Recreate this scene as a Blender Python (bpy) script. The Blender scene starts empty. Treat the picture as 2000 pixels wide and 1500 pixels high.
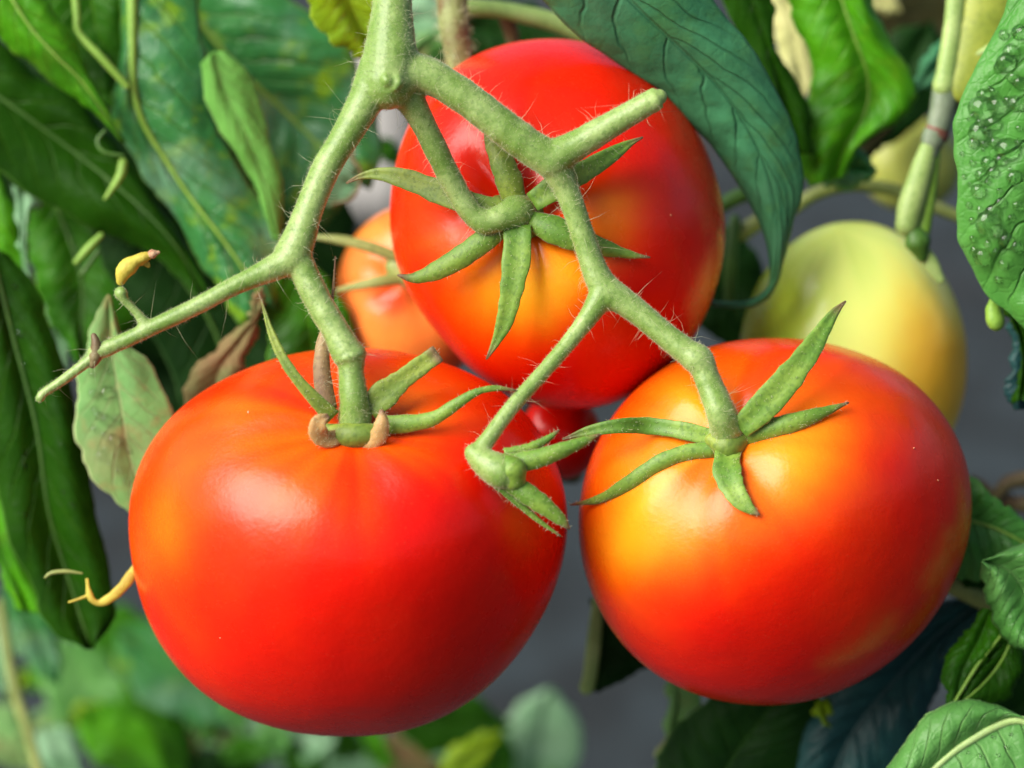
import bpy, math, random
import numpy as np
from mathutils import Vector, Matrix, noise
from mathutils.bvhtree import BVHTree

random.seed(7)
rng = np.random.default_rng(7)
scene = bpy.context.scene
COL = scene.collection

# ------------------------------------------------------------------ camera
PITCH = math.radians(20)
UNIT = 0.000105            # metres per plan unit (about a tenth of a millimetre)
DIST = 0.45                # camera to the fruit truss
DU = DIST / UNIT
FWD = np.array([0, math.cos(PITCH), -math.sin(PITCH)])
UPV = np.array([0, math.sin(PITCH), math.cos(PITCH)])
RGT = np.array([1.0, 0, 0])
FOCUS = np.array([0, 0, 0.55])
CAM = FOCUS - FWD * DIST

cd = bpy.data.cameras.new("camera")
cam = bpy.data.objects.new("camera", cd)
COL.objects.link(cam)
cam.location = CAM
cam.rotation_euler = (math.pi / 2 - PITCH, 0, 0)
cd.sensor_width = 36
cd.lens = 36 * DIST / (2000 * UNIT)
cd.clip_start = 0.02
cd.clip_end = 200
cd.dof.use_dof = True
cd.dof.focus_distance = DIST + 25 * UNIT
cd.dof.aperture_fstop = 7.0
scene.camera = cam

# ------------------------------------------------------------------ light
SUN = Vector((-0.66, -0.40, 0.64)).normalized()
w = bpy.data.worlds.new("World")
scene.world = w
w.use_nodes = True
nt = w.node_tree
sky = nt.nodes.new("ShaderNodeTexSky")
sky.sky_type = 'NISHITA'
sky.sun_disc = False
sky.sun_elevation = math.asin(SUN.z)
sky.sun_rotation = math.atan2(SUN.x, SUN.y)
sky.air_density = 1.0
sky.dust_density = 4.0
sky.ozone_density = 1.0
bg = nt.nodes["Background"]
nt.links.new(sky.outputs[0], bg.inputs[0])
bg.inputs[1].default_value = 0.06
sd = bpy.data.lights.new("sun", 'SUN')
sd.energy = 3.1
sd.angle = math.radians(48)
sd.color = (1.0, 0.95, 0.88)
so = bpy.data.objects.new("sun", sd)
COL.objects.link(so)
so.rotation_euler = SUN.to_track_quat('Z', 'Y').to_euler()
so.location = (0, 0, 3)
scene.view_settings.view_transform = 'Standard'
scene.view_settings.look = 'None'
scene.view_settings.exposure = 1.1
scene.view_settings.gamma = 1.0
scene.cycles.max_bounces = 8

# ------------------------------------------------------------------ helpers
def P(a):
    """plan units (right, down, away from the lens) -> world metres"""
    a = np.asarray(a, float)
    one = a.ndim == 1
    a = np.atleast_2d(a)
    k = (DU + a[:, 2]) * UNIT / DIST
    X = (a[:, 0] - 1000) * UNIT * k / UNIT * UNIT / UNIT
    X = (a[:, 0] - 1000) * UNIT * (DU + a[:, 2]) / DU
    Y = (750 - a[:, 1]) * UNIT * (DU + a[:, 2]) / DU
    Z = DIST + a[:, 2] * UNIT
    r = CAM + X[:, None] * RGT + Y[:, None] * UPV + Z[:, None] * FWD
    return r[0] if one else r

WLOC = {}

def thing(name, label, cat, at, group=None):
    o = bpy.data.objects.new(name, None)
    COL.objects.link(o)
    o.empty_display_size = 0.01
    o.location = at
    WLOC[o] = np.array(at, float)
    o["label"] = label
    o["category"] = cat
    if group:
        o["group"] = group
    return o

def link_mesh(name, me, parent, loc):
    o = bpy.data.objects.new(name, me)
    COL.objects.link(o)
    WLOC[o] = np.array(loc, float)
    if parent is not None:
        o.parent = parent
        o.location = np.array(loc) - WLOC[parent]
    else:
        o.location = loc
    return o

def part(name, verts, faces, mat, parent, uv=None, attr=None, kind=None, label=None, solid=0, smooth=True, base=None):
    """verts in world metres -> one mesh object"""
    verts = np.asarray(verts, float)
    loc = verts.mean(0) if base is None else np.asarray(base, float)
    me = bpy.data.meshes.new(name)
    me.from_pydata((verts - loc).tolist(), [], [tuple(int(i) for i in f) for f in faces])
    if smooth:
        me.polygons.foreach_set("use_smooth", [True] * len(me.polygons))
    if uv is not None:
        l = me.uv_layers.new(name="UVMap")
        idx = np.zeros(len(me.loops), dtype=np.int32)
        me.loops.foreach_get("vertex_index", idx)
        l.data.foreach_set("uv", np.asarray(uv, np.float32)[idx].ravel())
    if attr:
        for an, av in attr.items():
            a = me.attributes.new(an, 'FLOAT', 'POINT')
            a.data.foreach_set("value", np.asarray(av, np.float32))
    me.materials.append(mat)
    me.update()
    o = link_mesh(name, me, parent, loc)
    if kind:
        o["kind"] = kind
    if label:
        o["label"] = label
    if solid:
        m = o.modifiers.new("thickness", 'SOLIDIFY')
        m.thickness = solid
        m.offset = 0
    return o

def spline(pts, n):
    """Catmull-Rom through pts (any dimension), resampled evenly by xy length"""
    p = np.asarray(pts, float)
    if len(p) == 2:
        t = np.linspace(0, 1, n)[:, None]
        return p[0] * (1 - t) + p[1] * t
    q = np.vstack([2 * p[0] - p[1], p, 2 * p[-1] - p[-2]])
    out = []
    for i in range(1, len(q) - 2):
        for t in np.linspace(0, 1, 14, endpoint=False):
            a, b, c, d = q[i - 1], q[i], q[i + 1], q[i + 2]
            out.append(0.5 * (2 * b + (c - a) * t + (2 * a - 5 * b + 4 * c - d) * t * t + (3 * b - a - 3 * c + d) * t ** 3))
    out.append(q[-2])
    out = np.array(out)
    s = np.r_[0, np.cumsum(np.linalg.norm(np.diff(out[:, :2], axis=0), axis=1) + 1e-6)]
    u = np.linspace(0, s[-1], n)
    return np.stack([np.interp(u, s, out[:, k]) for k in range(out.shape[1])], 1)

def tube(pts, n=14, seg=None, flat=1.0, wob=0.0, seed=0):
    """rows of (x, y, z, r) -> closed tube with rounded ends (plan units)"""
    pts = np.asarray(pts, float)
    ln = np.linalg.norm(np.diff(pts[:, :3], axis=0), axis=1).sum()
    m = seg or int(max(8, min(60, ln / 7)))
    c = spline(pts, m)
    p, r = c[:, :3], np.maximum(c[:, 3], 0.6)
    T = np.gradient(p, axis=0)
    T /= np.linalg.norm(T, axis=1)[:, None] + 1e-9
    # rounded caps
    caps0 = [(p[0] - T[0] * r[0] * math.sin(a), r[0] * math.cos(a), T[0]) for a in (1.35, 0.9, 0.45)]
    caps1 = [(p[-1] + T[-1] * r[-1] * math.sin(a), r[-1] * math.cos(a), T[-1]) for a in (0.45, 0.9, 1.35)]
    rows = caps0 + [(p[i], r[i], T[i]) for i in range(m)] + caps1
    V, F = [], []
    ang = np.linspace(0, 2 * math.pi, n, endpoint=False)
    for i, (cc, rr, tt) in enumerate(rows):
        a = np.cross(tt, [0, 0, 1.0])
        if np.linalg.norm(a) < 0.15:
            a = np.cross(tt, [0.3, 1, 0])
        a /= np.linalg.norm(a)
        b = np.cross(tt, a)
        rw = rr
        if wob:
            rw = rr * (1 + wob * noise.noise(Vector((i * .35 + seed, seed * 3.1, 0))))
        V.append(cc + rw * (np.cos(ang)[:, None] * a + flat * np.sin(ang)[:, None] * b))
    V = np.vstack(V)
    R = len(rows)
    for i in range(R - 1):
        for j in range(n):
            k = (j + 1) % n
            F.append((i * n + j, i * n + k, (i + 1) * n + k, (i + 1) * n + j))
    F.append(tuple(reversed(range(n))))
    F.append(tuple((R - 1) * n + j for j in range(n)))
    return V, F

def join(*ms):
    V, F, o = [], [], 0
    for v, f in ms:
        V.append(v)
        F += [tuple(i + o for i in q) for q in f]
        o += len(v)
    return np.vstack(V), F

# ------------------------------------------------------------------ materials
def newmat(name):
    m = bpy.data.materials.new(name)
    m.use_nodes = True
    n = m.node_tree
    return m, n, n.nodes["Principled BSDF"], n.nodes["Material Output"]

class NB:
    """small node builder"""
    def __init__(s, nt):
        s.nt = nt
    def new(s, t, **kw):
        n = s.nt.nodes.new(t)
        for k, v in kw.items():
            setattr(n, k, v)
        return n
    def put(s, sock, v):
        if hasattr(v, "is_output") or isinstance(v, bpy.types.NodeSocket):
            s.nt.links.new(v, sock)
        else:
            sock.default_value = v
    def math(s, op, a, b=0.0, c=None, clamp=False):
        n = s.new("ShaderNodeMath", operation=op, use_clamp=clamp)
        s.put(n.inputs[0], a)
        s.put(n.inputs[1], b)
        if c is not None:
            s.put(n.inputs[2], c)
        return n.outputs[0]
    def map(s, v, a, b, c, d):
        n = s.new("ShaderNodeMapRange", interpolation_type='SMOOTHSTEP')
        s.put(n.inputs[0], v)
        for i, x in enumerate((a, b, c, d)):
            s.put(n.inputs[i + 1], x)
        return n.outputs[0]
    def mix(s, f, a, b):
        n = s.new("ShaderNodeMix", data_type='RGBA')
        s.put(n.inputs[0], f)
        s.put(n.inputs[6], a if not isinstance(a, tuple) else (*a[:3], 1))
        s.put(n.inputs[7], b if not isinstance(b, tuple) else (*b[:3], 1))
        return n.outputs[2]
    def noise(s, vec, scale, detail=3.0, rough=0.55):
        n = s.new("ShaderNodeTexNoise")
        s.put(n.inputs["Vector"], vec)
        n.inputs["Scale"].default_value = scale
        n.inputs["Detail"].default_value = detail
        n.inputs["Roughness"].default_value = rough
        return n.outputs["Fac"]
    def vor_edge(s, vec, scale):
        n = s.new("ShaderNodeTexVoronoi", feature='DISTANCE_TO_EDGE')
        s.put(n.inputs["Vector"], vec)
        n.inputs["Scale"].default_value = scale
        return n.outputs["Distance"]
    def bump(s, h, strength, dist, normal=None):
        n = s.new("ShaderNodeBump")
        n.inputs["Strength"].default_value = strength
        n.inputs["Distance"].default_value = dist
        s.put(n.inputs["Height"], h)
        if normal is not None:
            s.put(n.inputs["Normal"], normal)
        return n.outputs[0]

NLAT, KLAT = 9.0, 2.2     # lateral veins on a leaf, and their slant

def leaf_mat(name, base, alt, vein, blotch=None, bamt=0.0, rough=0.42, trans=0.28, veinamt=0.45, tert=0.15, bumpd=0.0004, back=None, spec=0.18, patch=None, pamt=0.0):
    m, n, bs, out = newmat(name)
    b = NB(n)
    tc = b.new("ShaderNodeTexCoord")
    sep = b.new("ShaderNodeSeparateXYZ")
    n.links.new(tc.outputs["UV"], sep.inputs[0])
    u = sep.outputs[0]
    v = b.math('MULTIPLY_ADD', sep.outputs[1], 2.0, -1.0)
    a = b.math('ABSOLUTE', v)
    obj = tc.outputs["Object"]
    wob = b.math('MULTIPLY_ADD', b.noise(obj, 45.0, 3.0), 1.6, -0.8)
    lat = b.math('ADD', b.math('SUBTRACT', b.math('MULTIPLY', u, NLAT), b.math('MULTIPLY', a, KLAT)), wob)
    fr = b.math('FRACT', lat)
    d = b.math('SUBTRACT', 0.5, b.math('ABSOLUTE', b.math('SUBTRACT', fr, 0.5)))
    fade = b.map(a, 0.55, 0.95, 1.0, 0.25)
    latm = b.math('MULTIPLY', b.map(d, 0.0, 0.085, 1.0, 0.0), fade)
    mid = b.map(a, 0.012, 0.05, 1.0, 0.0)
    ve = b.vor_edge(obj, 330.0)
    ter = b.math('MULTIPLY', b.map(ve, 0.0, 0.10, 1.0, 0.0), tert)
    veins = b.math('MAXIMUM', b.math('MAXIMUM', latm, mid), ter)
    n1 = b.map(b.noise(obj, 70.0, 4.0), 0.35, 0.65, 0.0, 1.0)
    c = b.mix(n1, base, alt)
    n3 = b.math('MULTIPLY', b.map(b.noise(obj, 900.0, 2.0), 0.4, 0.7, 0.0, 1.0), 0.25)
    c = b.mix(n3, c, alt)
    if blotch:
        n2 = b.math('MULTIPLY', b.map(b.noise(obj, 120.0, 3.0), 0.5, 0.68, 0.0, 1.0), bamt)
        c = b.mix(n2, c, blotch)
    c = b.mix(b.math('MULTIPLY', veins, veinamt), c, vein)
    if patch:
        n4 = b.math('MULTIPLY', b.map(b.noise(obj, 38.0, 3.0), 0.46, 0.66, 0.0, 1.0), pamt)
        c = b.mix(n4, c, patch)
    c = b.mix(b.math('MULTIPLY', b.map(a, 0.955, 0.995, 0.0, 1.0), 0.7), c, tuple(min(1, k * 1.5 + .03) for k in vein))
    n.links.new(c, bs.inputs["Base Color"])
    bs.inputs["Roughness"].default_value = rough
    bs.inputs["Specular IOR Level"].default_value = spec
    h = b.math('ADD', b.math('MULTIPLY', veins, -1.0), b.math('MULTIPLY', b.noise(obj, 260.0, 4.0), 1.1))
    nb = b.bump(h, 0.8, bumpd)
    n.links.new(nb, bs.inputs["Normal"])
    tr = b.new("ShaderNodeBsdfTranslucent")
    tcol = b.mix(0.45, c, (min(1, base[0] * 2.2 + .05), min(1, base[1] * 2.0 + .06), base[2] * 0.6))
    n.links.new(tcol, tr.inputs[0])
    ms = b.new("ShaderNodeMixShader")
    ms.inputs[0].default_value = trans
    n.links.new(bs.outputs[0], ms.inputs[1])
    n.links.new(tr.outputs[0], ms.inputs[2])
    n.links.new(ms.outputs[0], out.inputs[0])
    return m

def stem_mat(name, base, alt, speck, rough=0.55, sheen=0.35, scale=1.0, patch=None, pamt=0.0):
    m, n, bs, out = newmat(name)
    b = NB(n)
    tc = b.new("ShaderNodeTexCoord")
    obj = tc.outputs["Object"]
    c = b.mix(b.map(b.noise(obj, 110.0 * scale, 4.0), 0.36, 0.64, 0, 1), base, alt)
    c = b.mix(b.math('MULTIPLY', b.map(b.noise(obj, 950.0 * scale, 4.0), 0.48, 0.66, 0, 1), 0.45), c, speck)
    tp = b.new("ShaderNodeAttribute", attribute_name="tip")
    c = b.mix(b.math('MULTIPLY', tp.outputs["Fac"], 0.9), c, (0.16, 0.085, 0.045))
    if patch:
        c = b.mix(b.math('MULTIPLY', b.map(b.noise(obj, 200 * scale, 3.0), 0.5, 0.62, 0, 1), pamt), c, patch)
    n.links.new(c, bs.inputs["Base Color"])
    bs.inputs["Roughness"].default_value = rough
    bs.inputs["Sheen Weight"].default_value = sheen
    bs.inputs["Sheen Roughness"].default_value = 0.3
    bs.inputs["Sheen Tint"].default_value = (1.0, 0.95, 0.75, 1)
    bs.inputs["Subsurface Weight"].default_value = 0.12
    bs.inputs["Subsurface Radius"].default_value = (0.6, 1.0, 0.2)
    bs.inputs["Subsurface Scale"].default_value = 0.0012
    nb = b.bump(b.math('ADD', b.noise(obj, 1300.0 * scale, 3.0), b.math('MULTIPLY', b.noise(obj, 350 * scale, 2.0), 0.8)), 0.4, 0.00025)
    n.links.new(nb, bs.inputs["Normal"])
    return m

def skin_mat(name, stops, rough=0.27):
    m, n, bs, out = newmat(name)
    b = NB(n)
    at = b.new("ShaderNodeAttribute", attribute_name="ripeness")
    tc = b.new("ShaderNodeTexCoord")
    obj = tc.outputs["Object"]
    f = b.math('ADD', at.outputs["Fac"], b.math('MULTIPLY_ADD', b.noise(obj, 55.0, 3.0), 0.16, -0.08))
    rp = b.new("ShaderNodeValToRGB")
    rp.color_ramp.interpolation = 'B_SPLINE' if len(stops) > 3 else 'EASE'
    e = rp.color_ramp.elements
    while len(e) < len(stops):
        e.new(0.5)
    for i, (p, c) in enumerate(stops):
        e[i].position = p
        e[i].color = (*c, 1)
    n.links.new(f, rp.inputs[0])
    # pale pin-prick flecks in the skin
    vn = b.new("ShaderNodeTexVoronoi")
    n.links.new(obj, vn.inputs["Vector"])
    vn.inputs["Scale"].default_value = 620.0
    fl = b.math('MULTIPLY', b.map(vn.outputs["Distance"], 0.05, 0.16, 1.0, 0.0), 0.035)
    c = b.mix(fl, rp.outputs[0], (0.9, 0.5, 0.2))
    n.links.new(c, bs.inputs["Base Color"])
    rr = b.math('MULTIPLY_ADD', b.noise(obj, 120.0, 5.0), 0.16, rough - 0.08)
    n.links.new(rr, bs.inputs["Roughness"])
    bs.inputs["Specular IOR Level"].default_value = 0.28
    bs.inputs["Subsurface Weight"].default_value = 0.18
    bs.inputs["Subsurface Radius"].default_value = (1.0, 0.25, 0.08)
    bs.inputs["Subsurface Scale"].default_value = 0.004
    nb = b.bump(b.math('ADD', b.noise(obj, 900.0, 3.0), b.math('MULTIPLY', b.noise(obj, 70.0, 2.0), 7.0)), 0.16, 0.0004)
    n.links.new(nb, bs.inputs["Normal"])
    return m

def plain_mat(name, base, alt, rough=0.6, scale=200.0, trans=0.0):
    m, n, bs, out = newmat(name)
    b = NB(n)
    tc = b.new("ShaderNodeTexCoord")
    obj = tc.outputs["Object"]
    c = b.mix(b.map(b.noise(obj, scale, 5.0), 0.35, 0.65, 0, 1), base, alt)
    n.links.new(c, bs.inputs["Base Color"])
    bs.inputs["Roughness"].default_value = rough
    nb = b.bump(b.noise(obj, scale * 5, 3.0), 0.4, 0.0005)
    n.links.new(nb, bs.inputs["Normal"])
    if trans:
        tr = b.new("ShaderNodeBsdfTranslucent")
        n.links.new(c, tr.inputs[0])
        ms = b.new("ShaderNodeMixShader")
        ms.inputs[0].default_value = trans
        n.links.new(bs.outputs[0], ms.inputs[1])
        n.links.new(tr.outputs[0], ms.inputs[2])
        n.links.new(ms.outputs[0], out.inputs[0])
    return m

M = {}
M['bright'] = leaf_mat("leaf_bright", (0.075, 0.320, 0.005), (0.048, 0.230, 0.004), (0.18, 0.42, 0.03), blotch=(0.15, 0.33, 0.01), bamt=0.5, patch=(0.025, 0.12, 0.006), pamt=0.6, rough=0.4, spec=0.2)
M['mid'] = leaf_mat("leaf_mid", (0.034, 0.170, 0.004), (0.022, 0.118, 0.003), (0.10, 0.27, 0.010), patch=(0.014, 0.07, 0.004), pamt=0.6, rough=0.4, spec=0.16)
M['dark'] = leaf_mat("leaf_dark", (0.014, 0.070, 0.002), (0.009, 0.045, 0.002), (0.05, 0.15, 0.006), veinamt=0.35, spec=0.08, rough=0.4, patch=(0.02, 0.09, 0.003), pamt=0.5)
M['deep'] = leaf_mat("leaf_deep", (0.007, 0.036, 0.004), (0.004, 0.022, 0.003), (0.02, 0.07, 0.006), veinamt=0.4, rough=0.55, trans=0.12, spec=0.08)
M['teal'] = leaf_mat("leaf_teal", (0.045, 0.235, 0.055), (0.028, 0.160, 0.045), (0.16, 0.34, 0.02), blotch=(0.20, 0.40, 0.008), bamt=0.85, veinamt=0.35, patch=(0.19, 0.38, 0.24), pamt=0.6, rough=0.30, spec=0.4, bumpd=0.0006)  # bluish pale patch paints the sky's sheen into the leaf colour
M['blue'] = leaf_mat("leaf_glaucous", (0.065, 0.260, 0.115), (0.048, 0.205, 0.090), (0.030, 0.125, 0.055), blotch=(0.09, 0.25, 0.06), bamt=0.35, veinamt=0.45, rough=0.45, trans=0.18, tert=0.06, patch=(0.10, 0.26, 0.14), pamt=0.35, spec=0.13)  # paler patch is gloss painted into the blue-green
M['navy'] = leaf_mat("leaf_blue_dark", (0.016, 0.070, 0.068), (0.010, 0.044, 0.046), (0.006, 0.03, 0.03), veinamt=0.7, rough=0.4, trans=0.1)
M['pale'] = leaf_mat("leaf_pale", (0.17, 0.37, 0.11), (0.12, 0.30, 0.09), (0.42, 0.46, 0.22), blotch=(0.36, 0.25, 0.10), bamt=0.6, rough=0.55, patch=(0.34, 0.27, 0.12), pamt=0.35)
M['curl'] = leaf_mat("leaf_curl", (0.16, 0.42, 0.08), (0.11, 0.32, 0.05), (0.30, 0.52, 0.16), rough=0.55, trans=0.35)
M['mint'] = leaf_mat("leaf_mint", (0.27, 0.47, 0.28), (0.17, 0.36, 0.19), (0.45, 0.6, 0.42), rough=0.5, tert=0.1, patch=(0.20, 0.42, 0.20), pamt=0.7)
M['yellow'] = leaf_mat("leaf_yellow_green", (0.24, 0.38, 0.008), (0.17, 0.30, 0.008), (0.36, 0.48, 0.03), trans=0.4)
M['cream'] = leaf_mat("leaf_cream", (0.62, 0.62, 0.28), (0.52, 0.54, 0.22), (0.66, 0.66, 0.35), rough=0.6)
M['brown'] = leaf_mat("leaf_brown", (0.24, 0.15, 0.07), (0.17, 0.17, 0.06), (0.34, 0.22, 0.10), blotch=(0.20, 0.24, 0.09), bamt=0.6, rough=0.7)
M['umber'] = leaf_mat("leaf_umber", (0.030, 0.030, 0.006), (0.018, 0.022, 0.005), (0.07, 0.06, 0.02), rough=0.7, blotch=(0.1, 0.09, 0.03), bamt=0.6)
M['wet'] = leaf_mat("leaf_wet", (0.080, 0.290, 0.045), (0.055, 0.225, 0.030), (0.045, 0.17, 0.025), veinamt=0.45, rough=0.32, tert=0.12, bumpd=0.0006, spec=0.24, patch=(0.13, 0.36, 0.08), pamt=0.4)
M['lush'] = leaf_mat("leaf_lush", (0.130, 0.350, 0.085), (0.085, 0.27, 0.055), (0.24, 0.46, 0.15), veinamt=0.4, rough=0.36, tert=0.14, bumpd=0.0006, spec=0.3, patch=(0.06, 0.22, 0.035), pamt=0.6)
M['rib'] = stem_mat("midrib_green", (0.15, 0.30, 0.025), (0.19, 0.36, 0.04), (0.10, 0.22, 0.02), sheen=0.1)
M['rib_pale'] = stem_mat("midrib_pale", (0.36, 0.52, 0.18), (0.42, 0.58, 0.24), (0.28, 0.42, 0.12), sheen=0.1)
M['rib_dark'] = stem_mat("midrib_dark", (0.035, 0.11, 0.008), (0.05, 0.14, 0.012), (0.03, 0.08, 0.006), sheen=0.0)
M['stem'] = stem_mat("truss_stem", (0.150, 0.260, 0.045), (0.27, 0.385, 0.12), (0.07, 0.165, 0.018), sheen=0.3, rough=0.42)
M['sepal'] = stem_mat("sepal_green", (0.085, 0.20, 0.016), (0.18, 0.30, 0.035), (0.028, 0.09, 0.006), sheen=0.25)
M['sepal_yellow'] = stem_mat("sepal_yellowing", (0.22, 0.29, 0.035), (0.13, 0.21, 0.025), (0.05, 0.10, 0.010), sheen=0.25)
M['sepal_dry'] = stem_mat("sepal_dry", (0.22, 0.13, 0.06), (0.30, 0.21, 0.09), (0.10, 0.06, 0.03), sheen=0.3)
M['sepal_tan'] = stem_mat("sepal_tan", (0.46, 0.27, 0.10), (0.38, 0.24, 0.08), (0.26, 0.16, 0.05), sheen=0.2)
M['olive'] = stem_mat("stem_olive", (0.20, 0.25, 0.06), (0.28, 0.33, 0.09), (0.12, 0.16, 0.04), sheen=0.1)
M['cane'] = stem_mat("stem_cane", (0.21, 0.33, 0.08), (0.30, 0.42, 0.13), (0.12, 0.22, 0.04), sheen=0.1)
M['greystem'] = stem_mat("stem_grey", (0.11, 0.16, 0.09), (0.16, 0.21, 0.13), (0.20, 0.26, 0.18), sheen=0.1)
M['sheath'] = stem_mat("stem_sheath", (0.27, 0.32, 0.035), (0.19, 0.25, 0.02), (0.12, 0.16, 0.015), sheen=0.1)
M['red'] = plain_mat("node_red", (0.20, 0.05, 0.04), (0.14, 0.05, 0.03))
M['brownstem'] = stem_mat("stem_brown", (0.10, 0.055, 0.022), (0.16, 0.13, 0.05), (0.05, 0.03, 0.012), sheen=0.2)
M['backstem'] = stem_mat("stem_back", (0.24, 0.30, 0.10), (0.16, 0.17, 0.06), (0.10, 0.10, 0.03), sheen=0.3, patch=(0.12, 0.05, 0.02), pamt=0.6)
M['flower'] = plain_mat("petal_yellow", (0.60, 0.54, 0.07), (0.46, 0.36, 0.04), 0.6, 400, 0.2)
M['fleck'] = plain_mat("petal_scorched", (0.30, 0.12, 0.06), (0.55, 0.35, 0.2), 0.7, 800)

def hair_mat():
    m, n, bs, out = newmat("plant_hair")
    bs.inputs["Base Color"].default_value = (0.72, 0.76, 0.52, 1)
    bs.inputs["Roughness"].default_value = 0.5
    b = NB(n)
    tr = b.new("ShaderNodeBsdfTranslucent")
    tr.inputs[0].default_value = (0.85, 0.85, 0.60, 1)
    ms = b.new("ShaderNodeMixShader")
    ms.inputs[0].default_value = 0.45
    n.links.new(bs.outputs[0], ms.inputs[1])
    n.links.new(tr.outputs[0], ms.inputs[2])
    n.links.new(ms.outputs[0], out.inputs[0])
    return m
M['hair'] = hair_mat()

def water_mat():
    m, n, bs, out = newmat("water_drop")
    bs.inputs["Base Color"].default_value = (1, 1, 1, 1)
    bs.inputs["Roughness"].default_value = 0.02
    bs.inputs["IOR"].default_value = 1.33
    bs.inputs["Transmission Weight"].default_value = 1.0
    return m
M['water'] = water_mat()

RED = [(0.0, (0.86, 0.42, 0.012)), (0.30, (0.84, 0.25, 0.006)), (0.54, (0.80, 0.088, 0.001)), (0.78, (0.76, 0.014, 0.0008)), (1.0, (0.64, 0.003, 0.0008))]
M['skin'] = skin_mat("tomato_skin_ripe", RED, 0.27)
GRN = [(0.0, (0.38, 0.54, 0.006)), (0.35, (0.76, 0.90, 0.26)), (0.65, (0.90, 0.82, 0.14)), (1.0, (0.86, 0.40, 0.006))]  # pale lime stop also puts the fruit's broad sheen into the skin colour
M['skin_turning'] = skin_mat("tomato_skin_turning", GRN, 0.22)
ORG = [(0.0, (0.85, 0.42, 0.06)), (0.5, (0.82, 0.22, 0.04)), (1.0, (0.75, 0.07, 0.012))]
M['skin_orange'] = skin_mat("tomato_skin_orange", ORG, 0.22)
OLV = [(0.0, (0.40, 0.46, 0.10)), (0.5, (0.36, 0.40, 0.08)), (1.0, (0.32, 0.34, 0.06))]
M['skin_olive'] = skin_mat("tomato_skin_olive", OLV, 0.4)

def ground_mat():
    m, n, bs, out = newmat("dark_ground")
    b = NB(n)
    tc = b.new("ShaderNodeTexCoord")
    obj = tc.outputs["Object"]
    c = b.mix(b.map(b.noise(obj, 9.0, 6.0), 0.42, 0.6, 0, 1), (0.017, 0.026, 0.029), (0.007, 0.010, 0.010))
    c = b.mix(b.map(b.noise(obj, 2.3, 4.0), 0.54, 0.66, 0, 1), c, (0.030, 0.020, 0.014))
    n.links.new(c, bs.inputs["Base Color"])
    bs.inputs["Roughness"].default_value = 0.7
    n.links.new(b.bump(b.noise(obj, 60.0, 5.0), 0.6, 0.01), bs.inputs["Normal"])
    return m

# ------------------------------------------------------------------ ground
def make_ground():
    n = 80
    xs = np.linspace(-1, 1, n)
    g = np.sign(xs) * (np.abs(xs) ** 2.2) * 60
    X, Y = np.meshgrid(g, g)
    Z = np.zeros_like(X)
    for i in range(n):
        for j in range(n):
            Z[i, j] = 0.02 * noise.noise(Vector((X[i, j] * 2.0, Y[i, j] * 2.0, 0)))
    V = np.stack([X.ravel(), Y.ravel(), Z.ravel()], 1)
    F = [(i * n + j, i * n + j + 1, (i + 1) * n + j + 1, (i + 1) * n + j) for i in range(n - 1) for j in range(n - 1)]
    o = part("ground", V, F, ground_mat(), None, base=(0, 0, 0))
    o["kind"] = "structure"
make_ground()

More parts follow.
